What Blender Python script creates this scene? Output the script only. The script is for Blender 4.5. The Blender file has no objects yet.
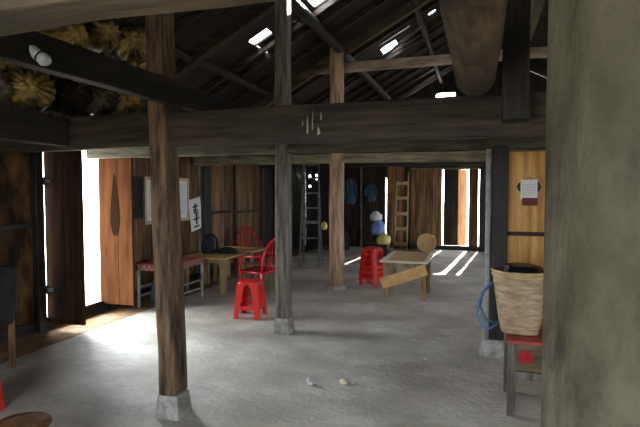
import bpy, bmesh, math, random
from mathutils import Vector, Matrix
random.seed(7)
scene = bpy.context.scene
COL = scene.collection
PI = math.pi

# ------------------------------------------------------------------ camera
YAW = math.atan(157 / 498.0)
cam_d = bpy.data.cameras.new('camera'); cam = bpy.data.objects.new('camera', cam_d); COL.objects.link(cam)
cam_d.sensor_width = 36.0; cam_d.lens = 498.0 / 640 * 36.0
cam_d.clip_start = 0.05
cam.location = (0, 0, 1.6)
cam.rotation_euler = (PI / 2 - math.atan(23.5 / 498), 0, YAW)
scene.camera = cam

# ------------------------------------------------------------------ world, sun, exposure
W = bpy.data.worlds.new('world'); scene.world = W; W.use_nodes = True
bg = W.node_tree.nodes['Background']
bg.inputs['Color'].default_value = (0.87, 0.93, 1.0, 1)
bg.inputs['Strength'].default_value = 14.0
sun_d = bpy.data.lights.new('sun', 'SUN'); sun = bpy.data.objects.new('sun', sun_d); COL.objects.link(sun)
sun_d.energy = 30; sun_d.angle = math.radians(0.8); sun_d.color = (1.0, 0.93, 0.82)
sun.rotation_euler = Vector((-0.09, -1.0, -0.52)).to_track_quat('-Z', 'Y').to_euler()
def portal(loc, rot, sx, sy):
    d = bpy.data.lights.new('daylight_portal', 'AREA'); o = bpy.data.objects.new('daylight_portal', d); COL.objects.link(o)
    d.shape = 'RECTANGLE'; d.size = sx; d.size_y = sy; d.cycles.is_portal = True
    o.location = loc; o.rotation_euler = rot
portal((-4.85, 4.98, 1.1), (0, -PI / 2, 0), 2.2, 1.0)        # left doorway
portal((-1.3, -2.3, 1.45), (PI / 2, 0, 0), 2.2, 1.3)           # unseen opening behind the camera, placed for fill light
portal((5.2, 1.7, 1.55), (0, PI / 2, 0), 1.3, 1.0)            # unseen opening in the right wall, added for side light
portal((5.2, 9.2, 1.4), (0, PI / 2, 0), 1.2, 3.4)            # unseen right-wall opening, added to light the far floor
portal((-0.3, 13.85, 1.2), (-PI / 2, 0, 0), 1.2, 2.2)        # gaps in the back door
kd = bpy.data.lights.new('door_fill', 'AREA'); ko = bpy.data.objects.new('door_fill', kd); COL.objects.link(ko)  # added lamp outside the left door, strengthens the daylight on the floor
kd.shape = 'RECTANGLE'; kd.size = 1.6; kd.size_y = 1.2; kd.energy = 520; kd.color = (0.82, 0.91, 1.0)
ko.location = (-7.4, 6.6, 3.0); ko.rotation_euler = (Vector((-4.0, 4.6, 0.3)) - Vector((-7.4, 6.6, 3.0))).to_track_quat('-Z', 'Y').to_euler()
scene.view_settings.view_transform = 'Standard'; scene.view_settings.look = 'None'
scene.view_settings.gamma = 1.0; scene.view_settings.use_curve_mapping = False
scene.view_settings.exposure = 0.75

# ------------------------------------------------------------------ materials
def mat(name, c1, c2=None, scale=(6, 6, 6), rough=0.8, bump=0.0, var=0.0, detail=6, contrast=(0.38, 0.62), spec=0.3, c3=None, bscale=None):
    m = bpy.data.materials.new(name); m.use_nodes = True
    nt = m.node_tree; N = nt.nodes; L = nt.links
    p = N['Principled BSDF']; p.inputs['Roughness'].default_value = rough
    p.inputs['Specular IOR Level'].default_value = spec
    if c2 is None:
        p.inputs['Base Color'].default_value = (*c1, 1)
        if not (bump or var): return m
        c2 = c1
    tc = N.new('ShaderNodeTexCoord'); mp = N.new('ShaderNodeMapping'); L.new(tc.outputs['Object'], mp.inputs[0])
    mp.inputs['Scale'].default_value = scale
    no = N.new('ShaderNodeTexNoise'); no.inputs['Scale'].default_value = 1.0; no.inputs['Detail'].default_value = detail
    no.inputs['Roughness'].default_value = 0.65
    L.new(mp.outputs[0], no.inputs['Vector'])
    cr = N.new('ShaderNodeValToRGB'); L.new(no.outputs['Fac'], cr.inputs[0])
    cr.color_ramp.elements[0].position = contrast[0]; cr.color_ramp.elements[1].position = contrast[1]
    cr.color_ramp.elements[0].color = (*c1, 1); cr.color_ramp.elements[1].color = (*c2, 1)
    out = cr.outputs[0]
    if c3 is not None:
        n2 = N.new('ShaderNodeTexNoise'); n2.inputs['Scale'].default_value = 1.3; n2.inputs['Detail'].default_value = 5
        L.new(tc.outputs['Object'], n2.inputs['Vector'])
        r2 = N.new('ShaderNodeValToRGB'); L.new(n2.outputs['Fac'], r2.inputs[0])
        r2.color_ramp.elements[0].position = 0.42; r2.color_ramp.elements[1].position = 0.66
        mx = N.new('ShaderNodeMixRGB'); L.new(r2.outputs[0], mx.inputs[0]); L.new(out, mx.inputs[1]); mx.inputs[2].default_value = (*c3, 1)
        out = mx.outputs[0]
    if var:
        at = N.new('ShaderNodeAttribute'); at.attribute_name = 'rnd'
        mr = N.new('ShaderNodeMapRange'); mr.inputs[3].default_value = 1 - var; mr.inputs[4].default_value = 1 + var
        L.new(at.outputs['Fac'], mr.inputs[0])
        hs = N.new('ShaderNodeVectorMath'); hs.operation = 'SCALE'
        L.new(out, hs.inputs[0]); L.new(mr.outputs[0], hs.inputs['Scale'])
        out = hs.outputs[0]
    L.new(out, p.inputs['Base Color'])
    if bump:
        src = no
        if bscale:
            src = N.new('ShaderNodeTexNoise'); src.inputs['Scale'].default_value = bscale; src.inputs['Detail'].default_value = 8
            L.new(tc.outputs['Object'], src.inputs['Vector'])
        b = N.new('ShaderNodeBump'); b.inputs['Strength'].default_value = bump; b.inputs['Distance'].default_value = 0.02
        L.new(src.outputs['Fac'], b.inputs['Height']); L.new(b.outputs[0], p.inputs['Normal'])
    return m
def G(axis, across=22, along=2.2):
    return tuple(along if i == axis else across for i in range(3))
M = {}
M['soot_x'] = mat('sooty_wood_x', (0.012, 0.008, 0.005), (0.055, 0.038, 0.024), G(0), 0.6, 0.5)
M['soot_y'] = mat('sooty_wood_y', (0.007, 0.006, 0.005), (0.024, 0.019, 0.015), G(1), 0.6, 0.5)
M['soot_z'] = mat('sooty_wood_z', (0.007, 0.006, 0.005), (0.026, 0.021, 0.018), G(2), 0.5, 0.5)
M['beam_x'] = mat('weathered_beam_x', (0.04, 0.028, 0.016), (0.20, 0.145, 0.085), G(0, 14, 2), 0.75, 0.6, c3=(0.045, 0.038, 0.024))
M['olive_x'] = mat('olive_beam_x', (0.035, 0.033, 0.022), (0.12, 0.115, 0.08), G(0, 14, 2), 0.8, 0.5)
M['collar_x'] = mat('pale_collar_x', (0.22, 0.17, 0.13), (0.50, 0.41, 0.33), G(0, 14, 2), 0.8, 0.5)
M['tie_x'] = mat('pale_tie_x', (0.12, 0.105, 0.07), (0.34, 0.30, 0.21), G(0, 14, 2), 0.8, 0.5)
M['post_z'] = mat('brown_post_z', (0.03, 0.018, 0.011), (0.20, 0.125, 0.07), G(2, 20, 2.5), 0.7, 0.7)
M['grey_z'] = mat('grey_post_z', (0.06, 0.052, 0.044), (0.22, 0.19, 0.155), G(2, 22, 2), 0.65, 0.5)
M['log_z'] = mat('peeled_log_z', (0.24, 0.15, 0.09), (0.60, 0.42, 0.27), G(2, 18, 2), 0.7, 0.4)
M['log_y'] = mat('worn_log_y', (0.05, 0.036, 0.022), (0.22, 0.16, 0.10), G(1, 12, 3), 0.6, 0.6, c3=(0.06, 0.05, 0.035))
M['column'] = mat('column_wood', (0.022, 0.02, 0.014), (0.13, 0.118, 0.082), (9, 9, 5), 0.8, 1.0, c3=(0.075, 0.066, 0.036), contrast=(0.4, 0.62))
M['stone'] = mat('plinth_stone', (0.22, 0.21, 0.19), (0.42, 0.40, 0.37), (14, 14, 14), 0.85, 0.6)
M['wall'] = mat('wall_boards', (0.05, 0.028, 0.014), (0.22, 0.12, 0.055), G(2, 16, 1.2), 0.75, 0.4, 0.5)
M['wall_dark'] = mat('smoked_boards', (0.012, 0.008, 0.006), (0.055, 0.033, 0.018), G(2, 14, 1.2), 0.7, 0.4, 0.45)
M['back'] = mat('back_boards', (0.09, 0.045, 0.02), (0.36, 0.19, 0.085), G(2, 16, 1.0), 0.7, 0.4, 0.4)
M['shade_wall'] = mat('shade_boards', (0.008, 0.007, 0.006), (0.03, 0.023, 0.018), G(2, 14, 1.2), 0.7, 0.3, 0.3)  # gloom of the back left corner put into a near-black board colour
M['door_orange'] = mat('lit_door_leaf', (0.045, 0.016, 0.006), (0.10, 0.038, 0.013), G(2, 7, 1.0), 0.9, 0.2, 0.12, spec=0.05)  # daylight falling on this leaf put into its lighter, oranger colour
M['glow'] = mat('sunlit_board', (0.45, 0.18, 0.06), (0.7, 0.33, 0.12), G(2, 7, 1.0), 0.5, 0.2)  # sunlight on the ajar board put into its bright colour
M['doorleaf'] = mat('shaded_door_leaf', (0.016, 0.008, 0.004), (0.05, 0.024, 0.012), G(2, 14, 1.2), 0.95, 0.3, 0.3, spec=0.05)  # other leaf of the pair, its shaded side put into a darker colour
M['wall_near'] = mat('smoke_stained_boards', (0.014, 0.008, 0.004), (0.13, 0.065, 0.026), (3.5, 3.5, 1.6), 0.85, 0.3, 0.35, contrast=(0.42, 0.66), spec=0.15)
M['stain'] = mat('dark_stain', (0.018, 0.010, 0.006), rough=1.0, spec=0.0)
M['gold'] = mat('golden_boards', (0.36, 0.17, 0.04), (0.66, 0.36, 0.11), G(2, 11, 1.0), 0.5, 0.2, 0.1)
M['roof'] = mat('roof_boards', (0.008, 0.006, 0.005), (0.034, 0.026, 0.02), (2, 20, 2), 0.7, 0.4, 0.5)
M['floor'] = mat('floor_cement', (0.38, 0.35, 0.295), (0.64, 0.605, 0.53), (1.6, 2.6, 2.2), 0.72, 0.45, 0, 9, (0.38, 0.62), 0.35, (0.36, 0.325, 0.265), 22)
M['earth'] = mat('earth_strip', (0.13, 0.07, 0.03), (0.30, 0.18, 0.09), (5, 5, 5), 0.95, 0.6, 0, 8)
M['ground'] = mat('outside_ground', (0.40, 0.37, 0.31), (0.55, 0.50, 0.42), (1, 1, 1), 0.95)
M['red'] = mat('red_plastic', (0.62, 0.018, 0.014), rough=0.3, spec=0.5)
M['red2'] = mat('crimson_plastic', (0.42, 0.008, 0.02), rough=0.25, spec=0.5)
M['table'] = mat('table_wood', (0.42, 0.23, 0.075), (0.66, 0.42, 0.16), (3, 16, 3), 0.6, 0.15, spec=0.4)
M['tablelight'] = mat('pale_table_edge', (0.55, 0.50, 0.42), (0.70, 0.66, 0.58), (4, 10, 4), 0.45, 0.15, spec=0.4)  # whitish tone for the edging boards and the brace
M['legwood'] = mat('table_leg_wood', (0.16, 0.10, 0.05), (0.36, 0.25, 0.13), G(2, 18, 2), 0.65, 0.3)
M['metal'] = mat('grey_metal', (0.20, 0.20, 0.20), (0.34, 0.34, 0.34), (8, 8, 8), 0.45, 0.1)
M['white'] = mat('white_paper', (0.72, 0.72, 0.70), rough=0.7)
M['ink'] = mat('black_ink', (0.02, 0.02, 0.022), rough=0.7)
M['greyink'] = mat('grey_print', (0.35, 0.38, 0.42), rough=0.7)
M['maroon'] = mat('maroon_print', (0.14, 0.03, 0.025), rough=0.6)
M['frame'] = mat('pale_frame', (0.42, 0.32, 0.20), (0.55, 0.44, 0.30), (10, 10, 10), 0.6)
M['blackcloth'] = mat('black_cloth', (0.008, 0.008, 0.01), (0.022, 0.022, 0.026), (9, 9, 9), 0.8, 0.4)
M['blackbag'] = mat('black_plastic', (0.008, 0.008, 0.009), rough=0.28, spec=0.5)
M['bluecloth'] = mat('blue_cloth', (0.025, 0.05, 0.08), (0.06, 0.11, 0.17), (12, 12, 4), 0.85, 0.3)
M['bluebag'] = mat('blue_bag', (0.14, 0.22, 0.50), (0.22, 0.33, 0.65), (12, 12, 12), 0.5, 0.3)
M['yellowbag'] = mat('yellow_bag', (0.55, 0.48, 0.10), (0.75, 0.68, 0.25), (12, 12, 12), 0.5, 0.3)
M['whitebag'] = mat('white_bag', (0.45, 0.46, 0.46), (0.78, 0.78, 0.76), (14, 14, 14), 0.45, 0.3)
M['strap'] = mat('blue_strap', (0.09, 0.17, 0.33), rough=0.5)
M['tan'] = mat('bamboo', (0.38, 0.27, 0.12), (0.60, 0.45, 0.24), (8, 8, 8), 0.55, 0.2)
M['tray'] = mat('woven_tray', (0.42, 0.24, 0.10), (0.62, 0.38, 0.18), (20, 20, 20), 0.7, 0.3)
M['rattan'] = mat('rattan', (0.12, 0.05, 0.022), (0.30, 0.15, 0.065), (22, 22, 22), 0.6, 0.6)
M['cream'] = mat('cream_stone', (0.6, 0.52, 0.36), (0.75, 0.68, 0.5), (20, 20, 20), 0.8, 0.4)
M['pebble'] = mat('grey_pebble', (0.3, 0.3, 0.3), (0.6, 0.6, 0.6), (20, 20, 20), 0.8, 0.4)
M['string'] = mat('pale_string', (0.4, 0.36, 0.26), rough=0.8)
M['ladder'] = mat('grey_ladder', (0.06, 0.058, 0.055), (0.18, 0.17, 0.155), G(2, 18, 3), 0.6, 0.2)
def weave_mat():
    m = mat('split_bamboo_weave', (0.34, 0.235, 0.135), (0.58, 0.43, 0.27), (9, 9, 40), 0.6)
    nt = m.node_tree; N = nt.nodes; L = nt.links; p = N['Principled BSDF']
    tc = N.new('ShaderNodeTexCoord'); wv = N.new('ShaderNodeTexWave'); wv.wave_type = 'BANDS'; wv.bands_direction = 'Z'
    wv.inputs['Scale'].default_value = 26; wv.inputs['Distortion'].default_value = 1.0
    L.new(tc.outputs['Object'], wv.inputs['Vector'])
    b = N.new('ShaderNodeBump'); b.inputs['Strength'].default_value = 0.5; b.inputs['Distance'].default_value = 0.01
    L.new(wv.outputs['Fac'], b.inputs['Height']); L.new(b.outputs[0], p.inputs['Normal'])
    return m
M['weave'] = weave_mat()
def sack_mat(name, c1, c2):
    m = mat(name, c1, c2, (6, 2, 6), 0.36, 0.25, contrast=(0.42, 0.6), spec=0.5)
    return m
M['sack'] = sack_mat('golden_sack', (0.04, 0.027, 0.008), (0.40, 0.27, 0.07))
M['sackgrey'] = sack_mat('grey_sack', (0.07, 0.06, 0.045), (0.20, 0.17, 0.12))
M['redcloth'] = mat('red_table_cover', (0.28, 0.03, 0.022), (0.45, 0.08, 0.06), (14, 14, 14), 0.5)

def stripe_mat():
    m = mat('striped_print', (0.3, 0.03, 0.02), rough=0.6); nt = m.node_tree; N = nt.nodes; L = nt.links
    tc = N.new('ShaderNodeTexCoord'); ck = N.new('ShaderNodeTexChecker'); ck.inputs['Scale'].default_value = 24
    ck.inputs['Color1'].default_value = (0.30, 0.035, 0.025, 1); ck.inputs['Color2'].default_value = (0.24, 0.20, 0.18, 1)
    L.new(tc.outputs['Object'], ck.inputs['Vector']); L.new(ck.outputs['Color'], N['Principled BSDF'].inputs['Base Color']); return m
M['stripe'] = stripe_mat()
# ------------------------------------------------------------------ builders
class MB:
    def __init__(s): s.v = []; s.f = []; s.r = []
    def add(s, vs, fs, rnd=None):
        b = len(s.v); s.v += [Vector(v) for v in vs]
        r = random.random() if rnd is None else rnd
        for f in fs: s.f.append(tuple(i + b for i in f)); s.r.append(r)
        return s
    def box(s, x0, y0, z0, x1, y1, z1, rnd=None):
        vs = [(x0, y0, z0), (x1, y0, z0), (x1, y1, z0), (x0, y1, z0), (x0, y0, z1), (x1, y0, z1), (x1, y1, z1), (x0, y1, z1)]
        return s.hexa(vs, rnd)
    def hexa(s, vs, rnd=None):
        return s.add(vs, [(0, 3, 2, 1), (4, 5, 6, 7), (0, 1, 5, 4), (1, 2, 6, 5), (2, 3, 7, 6), (3, 0, 4, 7)], rnd)
    def timber(s, p, q, w, d, up=(0, 0, 1), jit=0.0, seg=None, taper=1.0):
        """squared timber from p to q; w across, d along 'up'"""
        p = Vector(p); q = Vector(q); ax = (q - p); ln = ax.length; ax.normalize()
        up = Vector(up); side = ax.cross(up).normalized(); up = side.cross(ax).normalized()
        n = seg or max(1, int(ln / 0.3)) if jit else 1
        rings = []
        for i in range(n + 1):
            t = i / n; c = p.lerp(q, t); k = 1 + (taper - 1) * t
            off = [(-1, -1), (1, -1), (1, 1), (-1, 1)]
            rings.append([c + side * (a * w * k / 2 + random.uniform(-jit, jit)) + up * (b * d * k / 2 + random.uniform(-jit, jit)) for a, b in off])
        return s.loft(rings)
    def loft(s, rings, cap=True, closed=False):
        n = len(rings[0]); vs = [v for r in rings for v in r]; fs = []
        m = len(rings)
        for i in range(m - 1 if not closed else m):
            for j in range(n):
                a = i * n + j; b = i * n + (j + 1) % n; i2 = (i + 1) % m
                fs.append((a, b, i2 * n + (j + 1) % n, i2 * n + j))
        if cap and not closed:
            fs.append(tuple(reversed(range(n)))); fs.append(tuple((m - 1) * n + j for j in range(n)))
        return s.add(vs, fs)
    def tube(s, path, r, n=10, closed=False, jit=0.0, flat=1.0):
        path = [Vector(p) for p in path]; rings = []
        m = len(path); prev = None
        for i, p in enumerate(path):
            if closed: t = path[(i + 1) % m] - path[i - 1]
            else: t = path[min(i + 1, m - 1)] - path[max(i - 1, 0)]
            t.normalize()
            if prev is None:
                a = Vector((0, 0, 1)) if abs(t.z) < 0.9 else Vector((1, 0, 0))
                prev = a
            u = (prev - t * prev.dot(t)).normalized(); w = t.cross(u); prev = u
            rr = r[i] if isinstance(r, (list, tuple)) else r
            rings.append([p + (u * math.cos(2 * PI * j / n) + w * math.sin(2 * PI * j / n) * flat) * (rr + random.uniform(-jit, jit)) for j in range(n)])
        return s.loft(rings, not closed, closed)
    def log(s, p, q, r0, r1, n=14, wob=0.01, jit=0.003, seg=None):
        p = Vector(p); q = Vector(q); k = seg or max(3, int((q - p).length / 0.3)); path = []; rr = []
        for i in range(k + 1):
            t = i / k; c = p.lerp(q, t)
            if 0 < i < k: c = c + Vector([random.uniform(-wob, wob) for _ in range(3)])
            path.append(c); rr.append(r0 + (r1 - r0) * t)
        return s.tube(path, rr, n, jit=jit)
    def lathe(s, prof, c=(0, 0, 0), n=24, f=None, cap=True):
        c = Vector(c); rings = []
        for r, z in prof:
            rings.append([c + Vector((math.cos(2 * PI * j / n), math.sin(2 * PI * j / n), 0)) * (r * (f(2 * PI * j / n, z) if f else 1)) + Vector((0, 0, z)) for j in range(n)])
        return s.loft(rings, cap)
    def drape(s, rows, n=28, folds=5, amp=0.12, ph=0.0):
        """closed hanging cloth body: rows of (half width, half depth, z, x shift)"""
        rings = []
        for hw, hd, z, sx in rows:
            rg = []
            for j in range(n):
                a = 2 * PI * j / n; k = 1 + amp * math.sin(folds * a + ph + z * 4)
                rg.append(Vector((sx + math.cos(a) * hw * (1 + amp * 0.3 * math.sin(3 * a + z * 9)), math.sin(a) * hd * k, z)))
            rings.append(rg)
        return s.loft(rings)
    def move(s, loc=(0, 0, 0), rz=0):
        R = Matrix.Rotation(rz, 3, 'Z'); s.v = [R @ v + Vector(loc) for v in s.v]; return s
    def build(s, name, material, parent=None, smooth=False, bevel=0.0, sub=0):
        me = bpy.data.meshes.new(name)
        o = Vector((0, 0, 0))
        if parent is None and s.v:
            o = Vector(((min(v.x for v in s.v) + max(v.x for v in s.v)) / 2, (min(v.y for v in s.v) + max(v.y for v in s.v)) / 2, min(v.z for v in s.v)))
        me.from_pydata([v - o for v in s.v], [], s.f); me.validate()
        if len(s.r) == len(me.polygons):
            a = me.attributes.new('rnd', 'FLOAT', 'FACE'); a.data.foreach_set('value', s.r)
        bm = bmesh.new(); bm.from_mesh(me); bmesh.ops.recalc_face_normals(bm, faces=bm.faces); bm.to_mesh(me); bm.free()
        me.materials.append(M[material])
        if smooth:
            for p in me.polygons: p.use_smooth = len(p.vertices) == 4
        ob = bpy.data.objects.new(name, me); COL.objects.link(ob); ob.location = o
        if parent is not None: ob.parent = parent
        if bevel:
            b = ob.modifiers.new('bevel', 'BEVEL'); b.width = bevel; b.segments = 2; b.limit_method = 'ANGLE'
        if sub:
            b = ob.modifiers.new('sub', 'SUBSURF'); b.levels = sub; b.render_levels = sub
        return ob
def tag(o, label, cat, group=None, kind=None):
    o['label'] = label; o['category'] = cat
    if group: o['group'] = group
    if kind: o['kind'] = kind
    return o
def thing(name, label, cat, loc=(0, 0, 0), rz=0, group=None):
    o = bpy.data.objects.new(name, None); COL.objects.link(o); o.location = loc; o.rotation_euler = (0, 0, rz)
    o.empty_display_size = 0.1
    return tag(o, label, cat, group)
def struct(o): o['kind'] = 'structure'; return o
def dup(root, loc, rz, label, group=None):
    r = root.copy(); COL.objects.link(r); r.location = loc; r.rotation_euler = (0, 0, rz); r['label'] = label
    if group: r['group'] = group
    for ch in list(root.children):
        c = ch.copy(); COL.objects.link(c); c.parent = r
        for g in list(ch.children):
            d = g.copy(); COL.objects.link(d); d.parent = c
    return r

# ------------------------------------------------------------------ the shell
XL, XR, YF, YB, XRG = -4.75, 5.01, -2.2, 13.7, 0.13
Z0, T = 2.55, 0.54
def zroof(x): return Z0 + T * (x - XL) if x < XRG else Z0 + T * (XR - x)
# floor: rough cement, edge strip of bare earth along the left wall
def floor_mesh():
    m = MB(); nx, ny = 60, 90; x0, x1, y0, y1 = -4.17, XR, YF, YB
    for i in range(nx + 1):
        for j in range(ny + 1):
            x = x0 + (x1 - x0) * i / nx; y = y0 + (y1 - y0) * j / ny
            z = 0.006 * math.sin(x * 2.1 + 1.3 * math.sin(y * 1.1)) * math.cos(y * 1.7) if 0 < i < nx else 0
            m.v.append(Vector((x, y, z)))
    for i in range(nx):
        for j in range(ny):
            a = i * (ny + 1) + j; m.f.append((a, a + ny + 1, a + ny + 2, a + 1)); m.r.append(0.5)
    return m
M['floor'].node_tree.nodes['Noise Texture'].inputs['Roughness'].default_value = 0.78
fl = floor_mesh(); o = fl.build('floor', 'floor', smooth=True); struct(o)
o['label'] = 'rough grey cement floor of the hall'
m = MB(); m.box(XL, YF, -0.12, -4.17, YB, -0.012); o = struct(m.build('floor_earth', 'earth'))
m = MB(); m.box(-60, -60, -0.32, 60, 60, -0.13); struct(m.build('ground', 'ground'))

def boards(m, axis, fixed, a0, a1, z0, z1, w=0.22, th=0.03, gap=0.0, jz=0.0):
    """vertical boards; axis 'y' = wall running along y at x=fixed"""
    a = a0
    while a < a1 - 0.01:
        b = min(a + w * random.uniform(0.85, 1.15), a1)
        if a1 - b < 0.06: b = a1
        off = random.uniform(0, 0.006); t1 = z1 + random.uniform(-jz, jz)
        if axis == 'y': m.box(fixed - th - off, a, z0, fixed - off, b - gap, t1)
        else: m.box(a, fixed + off, z0, b - gap, fixed + th + off, t1)
        a = b
    return m
# left wall
m = MB()
boards(m, 'y', XL, 2.6, 4.40, 0.12, 2.50, 0.26); boards(m, 'y', XL, YF, 2.6, 0.12, 2.50, 0.26)
o = struct(m.build('wall_left_near', 'wall_near'))
m = MB()
boards(m, 'y', XL, 5.42, 7.86, 0.12, 2.50, 0.24)
m.box(XL - 0.035, 4.40, 2.20, XL, 5.42, 2.50)
struct(m.build('wall_left', 'wall'))
m = MB()
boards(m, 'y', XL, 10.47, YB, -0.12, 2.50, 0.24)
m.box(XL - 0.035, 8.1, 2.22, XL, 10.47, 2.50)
struct(m.build('wall_left_far', 'shade_wall'))
m = MB(); m.box(XL - 0.06, YF, -0.12, XL + 0.03, 10.6, 0.12); struct(m.build('baseboard_left', 'soot_y', bevel=0.006))
m = MB(); m.box(XL, 2.62, 1.18, XL + 0.035, 4.38, 1.225); struct(m.build('trim_1', 'soot_y'))
m = MB(); m.timber((XL, YF, 2.58), (XL, YB, 2.58), 0.14, 0.16, jit=0.005); struct(m.build('trim_2', 'soot_y'))
# wall posts of the left wall (door jambs)
def wallpost(name, x, y, w, d, mt, z1=2.5, z0=-0.012):
    m = MB(); m.timber((x, y, z0), (x, y, z1), w, d, up=(0, 1, 0), jit=0.003); return struct(m.build(name, mt, bevel=0.006))
wallpost('trim_3', XL + 0.03, 4.385, 0.10, 0.10, 'soot_z')
wallpost('trim_4', XL + 0.03, 5.52, 0.08, 0.10, 'soot_z')
wallpost('trim_5', XL + 0.04, 7.98, 0.14, 0.22, 'soot_z')
wallpost('trim_6', XL + 0.03, 10.48, 0.12, 0.14, 'soot_z')
wallpost('trim_7', XL + 0.03, 11.3, 0.12, 0.14, 'soot_z')
# far pair of plank doors in the left wall
def plank_door(name, y0, y1, rail_z):
    m = MB(); boards(m, 'y', XL + 0.01, y0, y1, 0.06, 2.22, 0.2, 0.03)
    d = struct(m.build(name, 'wall'))
    m = MB(); m.box(XL + 0.002 - d.location.x, y0 + 0.04 - d.location.y, rail_z, XL + 0.045 - d.location.x, y1 - 0.04 - d.location.y, rail_z + 0.05)
    m.move((0, 0, -d.location.z)); m.build('door_rail', 'soot_y', d)
plank_door('door_1', 8.12, 9.17, 1.15)
wallpost('trim_16', XL + 0.02, 9.205, 0.06, 0.09, 'soot_z')
plank_door('door_2', 9.24, 10.40, 1.12)
# open pair of doors: both leaves stand at right angles to the wall
d3 = MB(); 
for k in range(2): d3.box(XL + 0.02 + k * 0.27, 4.495, 0.07, XL + 0.29 + k * 0.25, 4.53, 2.28)
d3 = struct(d3.build('door_3', 'doorleaf', bevel=0.003))
for z in (1.7, 0.45):
    m = MB(); m.tube([(XL + 0.01, 4.48, z - 0.05), (XL + 0.01, 4.48, z + 0.05)], 0.022, 8); m.box(XL + 0.0, 4.478, z - 0.02, XL + 0.14, 4.494, z + 0.02)
    m.move(-d3.location); m.build('hinge', 'ink', d3)
d4 = MB(); d4.box(XL + 0.005, 5.37, 0.10, XL + 0.30, 5.405, 2.28); d4.box(XL + 0.302, 5.372, 0.10, XL + 0.52, 5.407, 2.28)
d4 = struct(d4.build('door_4', 'door_orange', bevel=0.003))
# dark drip-shaped stain on the lit leaf
def blob(cx, cz, w, h0, h1, y):
    pts = []
    for k in range(24):
        a = 2 * PI * k / 24; hh = h1 if math.sin(a) > 0 else h0
        ww = w * (1 - 0.6 * math.sin(a) * (math.sin(a) > 0)) * (1 + 0.12 * math.sin(3 * a))
        pts.append((cx + math.cos(a) * ww, y, cz + math.sin(a) * hh))
    return pts
m = MB(); p = blob(XL + 0.26, 1.20, 0.075, 0.20, 0.62, 5.367)
m.add(p + [(a, b + 0.002, c) for a, b, c in p], [tuple(range(24)), tuple(range(47, 23, -1))]); m.move(-d4.location); m.build('stain', 'stain', d4)
m = MB(); m.box(XL - 0.07, 4.40, 0.12, XL + 0.05, 5.5, 0.135); struct(m.build('trim_8', 'soot_y'))

# back wall (boards with daylight gaps) and gable
m = MB()
def holed(x0, x1, zs):   # one board interrupted by knot holes
    z = -.12
    for a, b in zs + [(2.3, 2.3)]: m.box(x0, YB, z, x1, YB + .03, a, .5); z = b
holed(XL, -4.66, []); holed(-4.66, -4.60, [(1.68, 1.73), (1.97, 2.03)]); holed(-4.60, -4.45, []); holed(-4.45, -4.40, [(1.9, 1.93), (1.99, 2.05)]); holed(-4.40, -4.3, [])
boards(m, 'x', YB, -4.3, -3.72, -.12, 2.3, 0.24)
struct(m.build('wall_back_left', 'shade_wall'))
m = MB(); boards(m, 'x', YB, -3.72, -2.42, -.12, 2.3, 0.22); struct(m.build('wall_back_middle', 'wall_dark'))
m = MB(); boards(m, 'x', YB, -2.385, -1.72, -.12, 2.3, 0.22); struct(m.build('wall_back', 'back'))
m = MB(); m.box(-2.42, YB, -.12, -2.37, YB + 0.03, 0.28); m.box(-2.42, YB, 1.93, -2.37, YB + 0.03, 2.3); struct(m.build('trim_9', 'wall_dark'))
m = MB(); boards(m, 'x', YB, 0.08, XR, -.12, 2.3, 0.24); struct(m.build('wall_back_right', 'shade_wall'))
d5 = MB(); boards(d5, 'x', YB, -1.72, -0.893, 0.10, 2.14, 0.2); struct(d5.build('door_5', 'back'))
d6 = MB(); boards(d6, 'x', YB, -0.85, -0.48, 0.12, 2.14, 0.2); d6 = struct(d6.build('door_6', 'wall_dark'))
for z in (1.0, 1.35):
    m = MB(); m.box(-0.70, YB - 0.02, z, -0.66, YB, z + 0.16); m.move(-d6.location); m.build('latch', 'soot_z', d6)
# board leaf standing ajar, swung outwards
d7 = MB(); a = math.radians(38); ca, sa = math.cos(a), math.sin(a)
pts = [(0, 0), (0.27, 0), (0.27, 0.025), (0, 0.025)]
pp = [(-0.475 + x * ca - y * sa, YB + 0.005 + x * sa + y * ca) for x, y in pts]
d7.hexa([(x, y, 0.12) for x, y in pp] + [(x, y, 2.14) for x, y in pp]); struct(d7.build('door_7', 'glow'))
d8 = MB(); d8.box(-0.205, YB, 0.10, 0.03, YB + 0.03, 2.14); struct(d8.build('door_8', 'back'))
m = MB(); m.box(-1.76, YB - 0.04, 2.14, 0.09, YB + 0.0, 2.19); struct(m.build('trim_10', 'tie_x'))
m = MB(); m.box(-1.76, YB, 2.14, 0.09, YB + 0.03, 2.3); m.box(-0.905, YB - 0.03, -.12, 0.09, YB + 0.04, 0.115); m.box(-1.72, YB, -.12, -0.905, YB + 0.03, 0.1); struct(m.build('trim_11', 'soot_x'))
wallpost('trim_12', 0.17, YB - 0.10, 0.22, 0.2, 'soot_z', 2.6, 0)
wallpost('trim_13', -3.10, YB - 0.03, 0.05, 0.05, 'ladder', 2.3, 0)
wallpost('trim_14', -1.77, YB - 0.04, 0.08, 0.07, 'soot_z', 2.3, 0)
wallpost('trim_15', -2.15, YB - 0.05, 0.10, 0.08, 'soot_z', 5.1, 2.3)
m = MB()   # gable above the back wall, with a small opening under the ridge
hx0, hx1, hz0, hz1 = -1.08, -0.59, 3.95, 4.17
xs = [XL + i * 0.244 for i in range(41)]
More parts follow.
